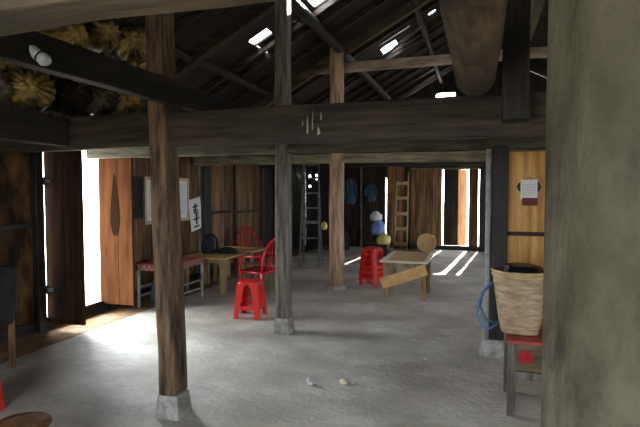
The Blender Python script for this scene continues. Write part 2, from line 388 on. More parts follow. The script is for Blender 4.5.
for x0, x1 in zip(xs[:-1], xs[1:]):
    x1 = min(x1, XR); cuts = [x0, x1] + [h for h in (hx0, hx1) if x0 < h < x1]; cuts.sort()
    r = random.random()
    for a0, a1 in zip(cuts[:-1], cuts[1:]):
        mid = (a0 + a1) / 2
        def seg(zb, za0, za1): m.hexa([(a0, YB, zb), (a1, YB, zb), (a1, YB + .03, zb), (a0, YB + .03, zb), (a0, YB, za0), (a1, YB, za1), (a1, YB + .03, za1), (a0, YB + .03, za0)], r)
        if hx0 <= mid <= hx1: seg(2.3, hz0, hz0); seg(hz1, zroof(a0), zroof(a1))
        else: seg(2.3, zroof(a0), zroof(a1))
struct(m.build('wall_gable', 'shade_wall'))
# right and front walls, with unseen openings added to light the hall
m = MB(); boards(m, 'y', XR + 0.03, YF, 1.2, 0, 2.5); boards(m, 'y', XR + 0.03, 2.2, 7.5, 0, 2.5); boards(m, 'y', XR + 0.03, 7.5, 10.9, 0, 1.15); boards(m, 'y', XR + 0.03, 10.9, YB, 0, 2.5); m.box(XR, 7.5, 2.0, XR + .03, 10.9, 2.5); m.box(XR, 1.2, 2.2, XR + 0.03, 2.2, 2.5); m.box(XR, 1.2, 0, XR + .03, 2.2, .9); struct(m.build('wall_right', 'wall'))
m = MB(); boards(m, 'x', YF - 0.03, XL, -2.4, 0, 2.5); boards(m, 'x', YF - 0.03, -0.2, XR, 0, 2.5); m.box(-2.4, YF - .03, 2.1, -.2, YF, 2.5); m.box(-2.4, YF - .03, 0, -.2, YF, .8); struct(m.build('wall_front', 'wall'))
m = MB(); m.add([(XL, YF, 2.5), (XR, YF, 2.5), (XR, YF, Z0), (XRG, YF, zroof(XRG)), (XL, YF, Z0)], [(0, 1, 2, 3, 4)]); struct(m.build('wall_front_gable', 'shade_wall'))

# roof boards with the missing pieces that let the daylight in
HOLES = [(-2.90, -2.64, 6.06, 6.28), (-2.08, -1.86, 5.90, 6.38), (-1.74, -1.46, 9.2, 9.66), (-1.70, -1.17, 8.96, 9.01),
         (-0.86, -0.74, 8.98, 9.10), (-0.66, -0.50, 9.2, 9.3), (-2.37, -2.33, 6.30, 6.36), (-2.90, -2.88, 6.30, 6.7)]
ycuts = sorted(set([YF - 0.4 + i * 0.28 for i in range(66)] + [h for H in HOLES for h in H[2:]]))  # unseen overhang past the back gable, lengthened to keep sun off its opening
for nm, xa, xb in (('ceiling_left', XL - 0.7, XRG), ('ceiling_right', XRG, XR + 0.7)):
    m = MB()
    for y0, y1 in zip(ycuts[:-1], ycuts[1:]):
        ym = (y0 + y1) / 2; seg = [(xa, xb)]
        for h in HOLES:
            if h[2] <= ym <= h[3]:
                new = []
                for s0, s1 in seg:
                    if h[0] > s0 and h[1] < s1: new += [(s0, h[0]), (h[1], s1)]
                    else: new.append((s0, s1))
                seg = new
        r = random.random(); dz = random.uniform(0, 0.012)
        for s0, s1 in seg:
            m.hexa([(s0, y0, zroof(s0) + dz), (s1, y0, zroof(s1) + dz), (s1, y1, zroof(s1) + dz), (s0, y1, zroof(s0) + dz),
                    (s0, y0, zroof(s0) + dz + .03), (s1, y0, zroof(s1) + dz + .03), (s1, y1, zroof(s1) + dz + .03), (s0, y1, zroof(s0) + dz + .03)], r)
    struct(m.build(nm, 'roof'))

# ------------------------------------------------------------------ timbers of the house
def timber_thing(name, p, q, w, d, mt, label, cat, up=(0, 0, 1), jit=0.004, bevel=0.008, group=None, seg=None):
    m = MB(); m.timber(p, q, w, d, up, jit, seg); return tag(m.build(name, mt, bevel=bevel), label, cat, group)
def post(x, y, w, d, z1, mt, label, pl, bh=0.14, lean=0.0):
    t = thing('wooden_post', label, 'post', (x, y, 0))
    m = MB(); m.timber((0, 0, bh), (lean, 0, z1), w, d, up=(0, 1, 0), jit=0.005); m.build('shaft', mt, t, bevel=0.01)
    m = MB(); k = pl
    m.hexa([(-k, -k, -.01), (k, -k, -.01), (k, k, -.01), (-k, k, -.01), (-k * .82, -k * .82, bh), (k * .82, -k * .82, bh), (k * .82, k * .82, bh), (-k * .82, k * .82, bh)])
    o = m.build('stone_base', 'stone', t, bevel=0.012); o['label'] = 'pale grey stone plinth'
    return t
post(-2.05, 3.02, 0.13, 0.17, 3.86, 'post_z', 'rough brown squared post nearest on the left, in front of the notices', 0.098, 0.16, lean=-0.10)
post(-2.065, 5.19, 0.15, 0.15, 3.86, 'grey_z', 'slim grey squared post standing between the red chair and the ladder', 0.10, 0.17)
t = thing('wooden_post', 'round peeled honey-coloured post left of the stacked red stools', 'post', (-2.15, 7.71, 0))
m = MB(); m.log((0, 0, 0.07), (0, 0, 3.90), 0.125, 0.11, 16, 0.008, 0.002); m.build('shaft', 'log_z', t, smooth=True)
m = MB(); m.lathe([(0.15, -.01), (0.15, 0.05), (0.12, 0.07)], n=14); m.build('stone_base', 'stone', t)
t = thing('wooden_post', 'soot-black squared post right of the centre, behind the basket', 'post', (0.205, 5.10, 0))
m = MB(); m.timber((0, 0, 0.15), (0, 0, 2.02), 0.15, 0.15, up=(0, 1, 0), jit=0.004); m.build('shaft', 'soot_z', t, bevel=0.012)
m = MB(); k = .13; m.hexa([(-k - .03, -k, -.01), (k, -k, -.01), (k, k, -.01), (-k - .03, k, -.01), (-k, -k * .85, .16), (k * .85, -k * .85, .16), (k * .85, k * .85, .16), (-k, k * .85, .16)]); m.build('stone_base', 'stone', t, bevel=0.012)
m = MB(); m.log((0.103, 5.03, 0.162), (0.100, 5.03, 1.99), 0.024, 0.024, 10, 0.003, 0.001); tag(m.build('pole', 'metal', smooth=True), 'slim pale grey pole leaning against the soot-black post', 'pole')
# near column
t = thing('wooden_column', 'thick weathered grey-brown column filling the right edge', 'column', (0.25, 0.83, 0))
def fcol(a, z): return 1 + 0.03 * math.cos(8 * a + 0.4) + 0.012 * math.sin(3 * a + z * 2)
m = MB(); m.lathe([(0.147, z * 0.2 - 0.005) for z in range(1, 22)], n=48, f=fcol); m.build('shaft', 'column', t, smooth=True)
m = MB(); m.lathe([(0.19, -.01), (0.19, .12), (0.165, .2)], n=16); m.build('stone_base', 'stone', t)
# cross beams
timber_thing('cross_beam', (XL + .03, .85, 2.06), (0.12, .85, 2.06), .13, .19, 'beam_x', 'weathered brown beam crossing the top left corner, nearest the viewer', 'beam', jit=0.006)
timber_thing('cross_beam', (XL + .03, 3.02, 2.015), (5.0, 3.02, 2.015), .11, .235, 'soot_x', 'long sooty beam crossing the whole hall in front of the grey post', 'beam', jit=0.005)
timber_thing('cross_beam', (XL + .03, 5.19, 2.10), (5.0, 5.19, 2.10), .11, .20, 'olive_x', 'pale grey beam behind the long sooty beam, resting on the black post', 'beam', jit=0.004)
timber_thing('cross_beam', (XL + .03, 7.71, 2.10), (5.0, 7.71, 2.10), .11, .15, 'tie_x', 'pale beam low behind the peeled post, above the ladder', 'beam', jit=0.005)
timber_thing('cross_beam', (XL + .03, 10.4, 2.17), (5.0, 10.4, 2.17), .10, .16, 'soot_x', 'dark cross beam deep in the hall before the back wall', 'beam', jit=0.005)
timber_thing('collar_beam', (-2.62, 7.99, 3.60), (1.1, 7.99, 3.60), .08, .15, 'collar_x', 'short pale tie high under the roof behind the peeled post', 'beam', jit=0.006)
timber_thing('collar_beam', (-2.78, 11.2, 3.55), (2.9, 11.2, 3.55), .08, .13, 'soot_x', 'dark tie high under the roof near the gable opening', 'beam', jit=0.006)
# long members along the house
timber_thing('long_beam', (-1.94, 0.92, 2.235), (-1.93, 10.3, 2.27), .07, .16, 'soot_y', 'dark beam running inwards past the nearest brown post', 'beam', jit=0.003)
timber_thing('long_beam', (-2.9, -1.0, 2.02), (-2.9, 2.95, 2.02), .10, .20, 'soot_y', 'dark beam edging the loft of sacks at top left', 'beam', jit=0.004)
m = MB(); m.log((-0.02, 0.0, 2.255), (-0.02, 3.09, 2.255), .12, .11, 18, .004, .003); tag(m.build('overhead_log', 'log_y', smooth=True), 'thick worn round log running overhead, resting on the sooty beam', 'log')
timber_thing('hanging_post', (0.188, 2.895, 1.97), (0.188, 2.895, 4.9), .135, .13, 'soot_z', 'dark hanging post fixed to the sooty beam beside the overhead log', 'post', up=(0, 1, 0))
timber_thing('long_beam', (0.42, 0.9, 3.05), (0.42, 7.6, 3.05), .07, .14, 'log_y', 'dim long beam above, to the right of the hanging post', 'beam')
# row A upper plate, purlins, ridge
def pole(name, p, q, r, mt, label, cat='roof pole', group=None):
    m = MB(); m.log(p, q, r, r * .93, 10, 0.006, 0.002); return tag(m.build(name, mt, smooth=True), label, cat, group)
pole('purlin', (-2.1, YF, zroof(-2.1) - .17), (-2.1, YB, zroof(-2.1) - .17), .075, 'soot_y', 'roof purlin passing over the peeled post')
pole('purlin', (-3.3, YF, zroof(-3.3) - .15), (-3.3, YB, zroof(-3.3) - .15), .055, 'soot_y', 'lower roof purlin nearer the left wall')
pole('purlin', (-0.95, YF, zroof(-.95) - .15), (-0.95, YB, zroof(-.95) - .15), .055, 'soot_y', 'upper roof purlin beside the ridge')
pole('ridge_pole', (XRG, YF, zroof(XRG) - .12), (XRG, YB, zroof(XRG) - .12), .07, 'soot_y', 'ridge pole along the very top of the roof')
ORD = 'first second third fourth fifth sixth seventh eighth ninth tenth eleventh twelfth thirteenth fourteenth fifteenth sixteenth seventeenth eighteenth nineteenth twentieth'.split()
k = 0
for y in [1.1 + i * 0.62 for i in range(20)]:
    if min(abs(y - 5.34), abs(y - 7.90)) < .12: y += .2
    if any(h[2] - .06 < y < h[3] + .06 for h in HOLES[:6]): y += 0.36
    x0, x1 = XL - .3, XRG - .05
    m = MB(); m.timber((x0, y, zroof(x0) - .045), (x1, y, zroof(x1) - .045), .06, .07, jit=0.003)
    tag(m.build('rafter', 'soot_x'), 'sooty thin rafter of the left roof slope, %s counted from the viewer' % ORD[k], 'rafter', 'rafters of the left roof slope'); k += 1
for x, y in ((-2.35, 5.32), (-2.35, 7.62)):
    pass
# two heavy principal rafters in the post rows
for y, lb in ((5.34, 'heavy principal rafter above the slim grey post'), (7.90, 'heavy pale principal rafter meeting the top of the peeled post')):
    x0, x1 = XL + .1, XRG
    m = MB(); m.timber((x0, y, zroof(x0) - .15), (x1, y, zroof(x1) - .15), .09, .14, jit=0.004)
    tag(m.build('principal_rafter', 'soot_x' if y < 6 else 'beam_x'), lb, 'rafter')
m = MB(); m.log((-1.75, 9.1, 3.95), (-0.95, 8.8, 4.42), .03, .03, 8); tag(m.build('roof_brace', 'ladder', smooth=True), 'short light pole under the bright roof hole', 'roof pole')

# partition of golden boards right of the black post
def partition():
    t = thing('partition', 'golden board partition with a dark rail, right of the black post', 'partition', (2.6, 5.2, 0))
    m = MB(); boards(m, 'x', 0, -2.32, 2.4, 0.0, 1.97, 0.36, 0.025); m.build('boards', 'gold', t)
    m = MB(); m.box(-2.32, -0.02, 1.155, 2.4, 0, 1.195); m.build('rail', 'soot_x', t, bevel=0.004)
    m = MB(); m.box(-2.32, -0.02, 0, 2.4, 0, .08); m.build('rail', 'soot_x', t, bevel=0.004)
partition()

# ------------------------------------------------------------------ wall hangings
def calendar(loc):
    t = thing('wall_calendar', 'small white calendar on a dark plaque, pinned to the golden partition', 'calendar', loc)
    m = MB(); pts = []
    for k in range(12):
        a = 2 * PI * k / 12; pts.append((math.cos(a) * .11, math.sin(a) * .07 + .18))
    m.add([(x, -.004, z) for x, z in pts] + [(x, .008, z) for x, z in pts], [tuple(range(12)), tuple(range(23, 11, -1))] + [(i, (i + 1) % 12, 12 + (i + 1) % 12, 12 + i) for i in range(12)])
    m.build('plaque', 'soot_z', t)
    m = MB(); m.box(-.075, -.010, .06, .075, -.005, .25); m.build('sheet', 'white', t)
    m = MB(); m.box(-.06, -.016, 0, .08, -.009, .075); o = m.build('date_block', 'maroon', t)
    m = MB()
    for i in range(5):
        for j in range(6): m.box(-.06 + j * .021, -.012, .10 + i * .024, -.048 + j * .021, -.0095, .108 + i * .024)
    m.build('printed_dates', 'greyink', t)
    m = MB(); m.tube([(-.03, -.008, .25), (0, -.008, .275), (.03, -.008, .25)], .003, 6); m.build('hanger', 'ink', t)
calendar((0.475, 5.19, 1.45))
def wallboard(name, label, cat, y0, y1, z0, z1, fw, frame, sheet, lines=None, off=0.0):
    t = thing(name, label, cat, (XL + 0.008 + off, (y0 + y1) / 2, z0))
    hy = (y1 - y0) / 2; h = z1 - z0; m = MB()
    for a in ((-hy, 0, hy, fw), (-hy, h - fw, hy, h), (-hy, fw, -hy + fw, h - fw), (hy - fw, fw, hy, h - fw)): m.box(-.012, a[0], a[1], .018, a[2], a[3])
    m.build('frame', frame, t)
    m = MB(); m.box(-.01, -hy + fw, fw, .006, hy - fw, h - fw); m.build('sheet', sheet, t)
    if lines:
        m = MB(); z = h - fw - .06
        while z > fw + .05:
            y = -hy + fw + .05
            while y < hy - fw - .08:
                l = random.uniform(.05, .16); m.box(.0055, y, z, .008, min(y + l, hy - fw - .04), z + .012); y += l + .03
            z -= .035
        m.build('printed_lines', lines, t)
    return t
wallboard('notice_board', 'pale-framed sheet of print on the left wall, half behind the nearest post', 'notice', 6.30, 7.50, 1.08, 1.80, .05, 'frame', 'white', 'greyink')
wallboard('picture', 'small black-framed dark picture beside the open reddish door leaf', 'picture', 6.02, 6.26, 1.18, 1.80, .03, 'ink', 'blackcloth')
t = thing('hanging_calendar', 'crooked white scroll with black characters beside the pale-framed sheet', 'calendar', (XL + .03, 7.74, .90))
t.rotation_euler = (math.radians(9), 0, 0)
m = MB(); m.box(-.004, -.19, 0, .002, .19, .56); m.build('sheet', 'white', t)
m = MB()
for (a, b, c, d) in ((-.02, .10, .03, .47), (-.08, .40, .09, .43), (-.07, .30, -.03, .38), (.05, .22, .08, .36), (-.09, .18, .1, .21), (-.1, .05, .08, .08)): m.box(.001, a, b, .004, c, d)
m.build('characters', 'ink', t)
m = MB(); m.tube([(0, -.19, .56), (0, .19, .56)], .008, 8); m.build('rod', 'frame', t)

# ------------------------------------------------------------------ furniture
def stool_parts(t, mt, h=.46, s0=.132, s1=.168):
    m = MB(); n = 32
    def ring(s, z): 
        out = []
        for j in range(n):
            a = 2 * PI * j / n; c, d = math.cos(a), math.sin(a); e = 0.35
            out.append((math.copysign(abs(c) ** e, c) * s, math.copysign(abs(d) ** e, d) * s, z))
        return [Vector(v) for v in out]
    m.loft([ring(s0, h - .05), ring(s0 + .004, h - .012), ring(s0 - .006, h), ring(s0 - .03, h + .001), ring(.03, h - .004)])
    m.build('seat', mt, t, smooth=True)
    for sx in (-1, 1):
        for sy in (-1, 1):
            m = MB(); th = .012
            def L(z, s, w):
                pts = [(s, s), (s - w, s), (s - w, s - th), (s - th, s - th), (s - th, s - w), (s, s - w)]
                return [Vector((sx * a, sy * b, z)) for a, b in pts]
            m.loft([L(h - .03, s0, .125), L(h * .86, s0 + (s1 - s0) * .16, .10), L(h * .7, s0 + (s1 - s0) * .3, .082), L(.02, s1 - .002, .06), L(0, s1 + .004, .062)])
            m.build('leg', mt, t)
    m = MB()
    for z in (.11,):
        s = s1 - (s1 - s0) * z / h - .012
        for k in range(4):
            R = Matrix.Rotation(k * PI / 2, 3, 'Z'); q = MB(); q.box(-s, s - .006, z, s, s + .004, z + .05); m.add([R @ v for v in q.v], q.f)
    m.build('stretcher', mt, t)
def stool(loc, rz, label, mt='red', h=.46, group=None):
    t = thing('plastic_stool', label, 'stool', loc, rz, group); stool_parts(t, mt, h); return t
s1 = stool((-2.72, 5.70, 0), .12, 'red plastic stool standing alone in front of the red chair')
dup(s1, (-1.68, 8.27, 0), -.25, 'red plastic stool at the bottom of the stack by the low table')
dup(s1, (-1.68, 8.27, .085), -.25, 'red plastic stool in the middle of the stack by the low table')
dup(s1, (-1.68, 8.27, .17), -.25, 'red plastic stool on top of the stack by the low table')
dup(s1, (-3.40, 2.52, 0), .3, 'red plastic stool cut off by the left edge of the view')

def chair(loc, rz, label, mt='red2'):
    """moulded plastic armchair; faces +y locally, back at -y"""
    t = thing('plastic_chair', label, 'chair', loc, rz)
    m = MB(); n = 32
    def ring(s, z, k=1.0):
        out = []
        for j in range(n):
            a = 2 * PI * j / n; c, d = math.cos(a), math.sin(a)
            out.append(Vector((math.copysign(abs(c) ** .5, c) * s, math.copysign(abs(d) ** .5, d) * s * k, z - .02 * (1 - abs(c)) * 0)))
        return out
    m.loft([ring(.20, .385), ring(.215, .40), ring(.21, .42), ring(.16, .41), ring(.02, .405)]); m.build('seat', mt, t, smooth=True)
    for sx in (-1, 1):
        for sy in (-1, 1):
            m = MB(); m.loft([[Vector((sx * (x + a), sy * (y + b), z)) for a, b in ((-.022, -.022), (.014, -.022), (.014, .014), (-.022, .014))] for x, y, z in ((.185, .175, .40), (.20, .19, .2), (.225, .215, 0))]); m.build('leg', mt, t, bevel=.004)
    path = []
    for k in range(21):
        a = PI * k / 20; path.append((math.cos(a) * .205, -.19 - .075 * math.sin(a) ** .8, .41 + .44 * math.sin(a) ** .62))
    m = MB(); m.tube(path, .017, 8); back = m.build('backrest', mt, t, smooth=True)
    for x in (-.11, -.045, .02 + .025, .11):
        m = MB(); zt = .41 + .44 * (1 - (x / .205) ** 2) ** .31
        m.tube([(x * .8, -.185, .40), (x * .95, -.235, .6), (x, -.262, zt)], .013, 6, flat=.5); m.build('slat', mt, back)
    for sx in (-1, 1):
        m = MB(); m.tube([(sx * .19, -.225, .64), (sx * .235, -.12, .625), (sx * .25, .05, .62), (sx * .24, .14, .60), (sx * .215, .17, .5), (sx * .20, .17, .40)], .016, 8); m.build('armrest', mt, t, smooth=True)
    return t
c1 = chair((-2.99, 6.60, 0), math.radians(75), 'red plastic armchair beside the slim grey post, facing the tables'); c1.scale = (1.07, 1.07, 1.07)
chair((-4.22, 8.75, 0), math.radians(215), 'dim red plastic armchair against the far plank doors', 'red2')

# low centre table with slanting board
def centre_table():
    t = thing('low_table', 'low wooden table with a pale-edged top beside the stacked red stools', 'table', (-1.0, 7.8, 0))
    m = MB(); m.box(-.27, -.50, .535, .27, .55, .56); m.build('table_top', 'table', t, bevel=.004)
    m = MB(); 
    for a in ((-.36, -.58, -.272, .62), (.272, -.58, .34, .62), (-.272, -.58, .272, -.502), (-.272, .552, .272, .62)): m.box(a[0], a[1], .537, a[2], a[3], .562)
    o = m.build('top_edging', 'tablelight', t, bevel=.003); o['label'] = 'whitish edging boards'
    for x, y in ((-.27, -.50), (.27, -.52), (-.27, .22), (.28, .12)):
        m = MB(); m.timber((x, y, 0), (x, y, .535), .075, .075, up=(0, 1, 0), jit=.002); m.build('leg', 'legwood', t, bevel=.004)
    m = MB(); m.timber((-.33, -.57, .22), (.32, -.59, .46), .02, .16, up=(0, 0, 1)); m.build('slanting_board', 'table', t, bevel=.003)
    m = MB(); m.timber((.31, .36, .52), (.33, .05, .12), .02, .05, up=(0, 0, 1)); m.build('brace', 'tablelight', t)
    m = MB(); m.box(-.26, -.46, .46, .26, -.44, .535); m.build('apron', 'legwood', t); m = MB(); m.box(-.26, .44, .46, .26, .46, .535); m.build('apron', 'legwood', t)
centre_table()

# red-topped table with grey legs behind the nearest post
def bench_table():
    x0, x1, y0, y1, h = -4.4, -3.87, 5.66, 6.52, .60; cx, cy = (x0 + x1) / 2, (y0 + y1) / 2
    t = thing('red_topped_table', 'low grey-legged table with a red cover, behind the nearest post', 'table', (cx, cy, 0)); X = (x1 - x0) / 2; Y = (y1 - y0) / 2
    m = MB(); m.box(-X, -Y, h - .015, X, Y, h); m.build('cover', 'redcloth', t, bevel=.004)
    m = MB(); m.box(-X + .01, -Y + .01, h - .09, X - .01, Y - .01, h - .015); m.build('apron', 'metal', t)
    m = MB(); m.box(X - .012, -Y + .02, h - .085, X - .004, Y - .02, h - .02); m.build('printed_edge', 'stripe', t)
    m = MB(); m.box(-X + .02, -Y + .004, h - .085, X - .02, -Y + .012, h - .02); m.build('printed_edge', 'stripe', t)
    for sx in (-1, 1):
        for sy in (-1, 1):
            m = MB(); m.box(sx * (X - .02) - .015, sy * (Y - .02) - .015, 0, sx * (X - .02) + .015, sy * (Y - .02) + .015, h - .09); m.build('leg', 'metal', t)
    for z in (.14, .26):
        m = MB(); m.box(X - .03, -Y + .03, z, X - .01, Y - .03, z + .025); m.build('stretcher', 'metal', t); m = MB(); m.box(-X + .01, -Y + .03, z, -X + .03, Y - .03, z + .025); m.build('stretcher', 'metal', t)
bench_table()
m = MB(); m.drape([(.13, .12, 0, 0), (.16, .15, .12, 0), (.15, .14, .3, .01), (.10, .1, .44, 0), (.03, .03, .5, 0)], folds=7, amp=.08)
m.move((-4.42, 5.42 + .06, 0)); 
# (a dark bundle on the floor under the left end of the red-topped table)
m = MB(); m.drape([(.12, .14, 0, 0), (.15, .17, .12, 0), (.13, .15, .3, .01), (.09, .1, .40, 0), (.03, .03, .45, 0)], folds=7, amp=.08); m.move((-4.2, 5.95, 0))
tag(m.build('bundle', 'bluecloth', smooth=True), 'dark blue bundle on the floor under the red-topped table', 'bundle')
# wooden side table
def side_table(name, label, x0, x1, y0, y1, h, wide=True):
    cx, cy = (x0 + x1) / 2, (y0 + y1) / 2; X = (x1 - x0) / 2; Y = (y1 - y0) / 2
    t = thing(name, label, 'table', (cx, cy, 0))
    m = MB(); m.box(-X, -Y, h - .022, X, Y, h); m.build('table_top', 'table', t, bevel=.004)
    for sx in (-1, 1):
        for sy in (-1, 1):
            w = .05 if not wide else .085
            m = MB(); m.timber((sx * (X - .06), sy * (Y - .05), 0), (sx * (X - .06), sy * (Y - .05), h - .022), w, w, up=(0, 1, 0), jit=.002); m.build('leg', 'legwood', t, bevel=.004)
    m = MB(); m.box(-X + .06, -Y + .04, h - .09, X - .06, -Y + .06, h - .022); m.build('apron', 'legwood', t); m = MB(); m.box(-X + .06, Y - .06, h - .09, X - .06, Y - .04, h - .022); m.build('apron', 'legwood', t)
    return t
side_table('side_table', 'light wooden table in line after the red-topped table', -4.45, -3.66, 6.78, 7.52, .555)
side_table('side_table', 'light wooden table beyond the black bag, below the far plank doors', -4.45, -3.62, 7.72, 8.32, .555, False)
# plank bench in front of the tables
t = thing('plank_bench', 'low plank bench between the light table and the red chair', 'bench', (-3.32, 7.25, 0))
m = MB(); m.box(-.27, -.12, .40, .27, .12, .425); m.build('seat', 'legwood', t, bevel=.004)
m = MB(); m.box(-.26, -.10, .33, .26, -.08, .40); m.build('apron', 'legwood', t)
for x in (-.22, .22):
    m = MB(); m.timber((x, 0, 0), (x, 0, .40), .03, .18, up=(0, 1, 0)); m.build('leg', 'legwood', t, bevel=.003)
# black bags on the tables
t = thing('bag', 'limp black bag lying between the two light wooden tables', 'bag', (-3.95, 7.38, .555))
m = MB(); m.drape([(.16, .12, 0, 0), (.19, .13, .03, 0), (.15, .09, .07, .01), (.06, .03, .10, .02)], folds=5, amp=.1); m.build('body', 'blackcloth', t, smooth=True)
m = MB(); m.tube([(.02, -.1, .06), (.10, -.13, .03), (.2, -.10, .01), (.22, .02, .02)], .008, 6); m.build('strap', 'blackcloth', t)
t = thing('bag', 'upright black bag with a pale zip standing by the far plank doors', 'bag', (-4.25, 7.36, .555))
m = MB(); m.drape([(.12, .16, 0, 0), (.14, .18, .1, 0), (.12, .16, .22, 0), (.05, .1, .30, .01), (.02, .04, .32, .01)], folds=6, amp=.07); m.build('body', 'blackcloth', t, smooth=True)
m = MB(); m.tube([(.125, -.06, .06), (.135, -.07, .14), (.115, -.05, .25)], .004, 6); m.build('zip', 'string', t)
# chair with dark coat by the near left wall
def old_chair():
    t = thing('wooden_chair', 'dark wooden chair under a black coat at the left edge', 'chair', (-4.16, 3.2, 0), math.radians(95))
    m = MB(); m.box(-.2, -.2, .43, .2, .2, .46); m.build('seat', 'wall_dark', t, bevel=.005)
    for x in (-.17, .17):
        m = MB(); m.timber((x, .17, 0), (x, .17, .43), .04, .04, up=(0, 1, 0)); m.build('leg', 'wall', t)
        m = MB(); m.timber((x, -.2, 0), (x, -.2, .92), .04, .035, up=(0, 1, 0)); m.build('leg', 'wall', t)
    m = MB(); m.box(-.15, -.21, .8, .15, -.19, .9); m.build('backrest', 'wall_dark', t); m = MB(); m.box(-.15, -.21, .6, .15, -.19, .68); m.build('backrest', 'wall_dark', t)
old_chair()
m = MB(); m.drape([(.19, .06, 0, 0), (.22, .09, .12, 0), (.22, .085, .30, 0), (.24, .085, .42, 0), (.22, .07, .50, 0), (.07, .05, .53, 0)], folds=7, amp=.14)
m.move((-3.945, 3.2, .42), math.radians(95)); tag(m.build('coat', 'blackcloth', smooth=True), 'black coat hung over the wooden chair at the left edge', 'coat')

# bench with the basket
def basket_bench():
    t = thing('small_table', 'worn grey table with a red top under the woven basket', 'table', (0.56, 3.94, 0))
    X0, X1, Y = -.33, .5, .25
    m = MB(); m.box(X0 - .02, -Y, .525, X1, Y, .547); o = m.build('table_top', 'redcloth', t, bevel=.004); o['label'] = 'red painted top'
    for x in (X0 + .02, X1 - .04):
        for y in (-Y + .03, Y - .03):
            m = MB(); m.timber((x, y, 0), (x, y, .525), .055, .055, up=(0, 1, 0), jit=.002); m.build('leg', 'grey_z', t, bevel=.004)
    m = MB(); m.box(X0 + .04, -Y + .02, .33, X1 - .06, -Y + .035, .525); o = m.build('front_panel', 'beam_x', t)
    m = MB(); m.box(X0 + .04, -Y + .01, .27, X1 - .06, -Y + .04, .325); m.build('stretcher', 'grey_z', t); m = MB(); m.box(X0 + .04, Y - .04, .27, X1 - .06, Y - .01, .325); m.build('stretcher', 'grey_z', t, bevel=.003)
    m = MB(); 
    for k in range(5):
        a = 2 * PI * k / 5; m.add([(X0 + .11 + .05 * math.cos(b), -Y + .018, .43 + .05 * math.sin(b)) for b in (a - .5, a, a + .5)] + [(X0 + .11, -Y + .018, .43)], [(0, 1, 2, 3)])
    m.build('paint_spot', 'red2', t)
basket_bench()
def basket():
    t = thing('woven_basket', 'tall woven bamboo back-basket with a blue strap on the small table', 'basket', (0.315, 3.96, .549))
    n = 48; rings = []; R0, R1, H = .13, .198, .455
    def sq(a, k): c, s = math.cos(a), math.sin(a); p = 4 - 2 * k; return 1 / ((abs(c) ** p + abs(s) ** p) ** (1 / p))
    K = 26
    for i in range(K + 1):
        u = i / K; r = R0 + (R1 - R0) * (u ** .8)
        rings.append([Vector((math.cos(2 * PI * j / n), math.sin(2 * PI * j / n), 0)) * r * (.82 * sq(2 * PI * j / n, u) + .18) * (1 + (.006 if (i + j // 2) % 2 else -.006)) + Vector((0, 0, H * u)) for j in range(n)])
    for i in (K, K // 2, 1):
        u = i / K; r = (R0 + (R1 - R0) * (u ** .8)) - .012
        rings.append([Vector((math.cos(2 * PI * j / n), math.sin(2 * PI * j / n), 0)) * r * (.82 * sq(2 * PI * j / n, u) + .18) + Vector((0, 0, H * u + (.004 if i > 1 else 0))) for j in range(n)])
    m = MB(); m.loft(rings); m.build('body', 'weave', t, smooth=True)
    for z, r in ((H, R1 * 1.0), (H - .03, R1 * .98)):
        m = MB(); m.tube([(math.cos(2 * PI * j / 40) * r * (.82 * sq(2 * PI * j / 40, 1) + .18), math.sin(2 * PI * j / 40) * r * (.82 * sq(2 * PI * j / 40, 1) + .18), z) for j in range(40)], .010, 8, closed=True); m.build('rim', 'tan', t, smooth=True)
    m = MB()
    m.tube([(-.19, -.03, .36), (-.24, -.05, .32), (-.29, -.08, .22), (-.30, -.09, .12), (-.27, -.09, .04), (-.21, -.07, .015), (-.145, -.03, .06)], .011, 8, flat=.4)
    m.tube([(-.19, .02, .35), (-.27, -.02, .27), (-.28, -.05, .17), (-.24, -.05, .08), (-.15, -.0, .04)], .011, 8, flat=.4)
    m.build('strap', 'strap', t, smooth=True)
    m = MB(); 
    m.lathe([(.10, .30), (.165, .38), (.172, .44), (.14, .485), (.09, .50), (.03, .488)], n=40, f=lambda a, z: 1 + .06 * math.sin(5 * a) + .04 * math.sin(9 * a + z * 30))
    m.move((0.315, 3.96, .549)); tag(m.build('plastic_bag', 'blackbag', smooth=True), 'crumpled black plastic bag filling the woven basket', 'bag')
basket()

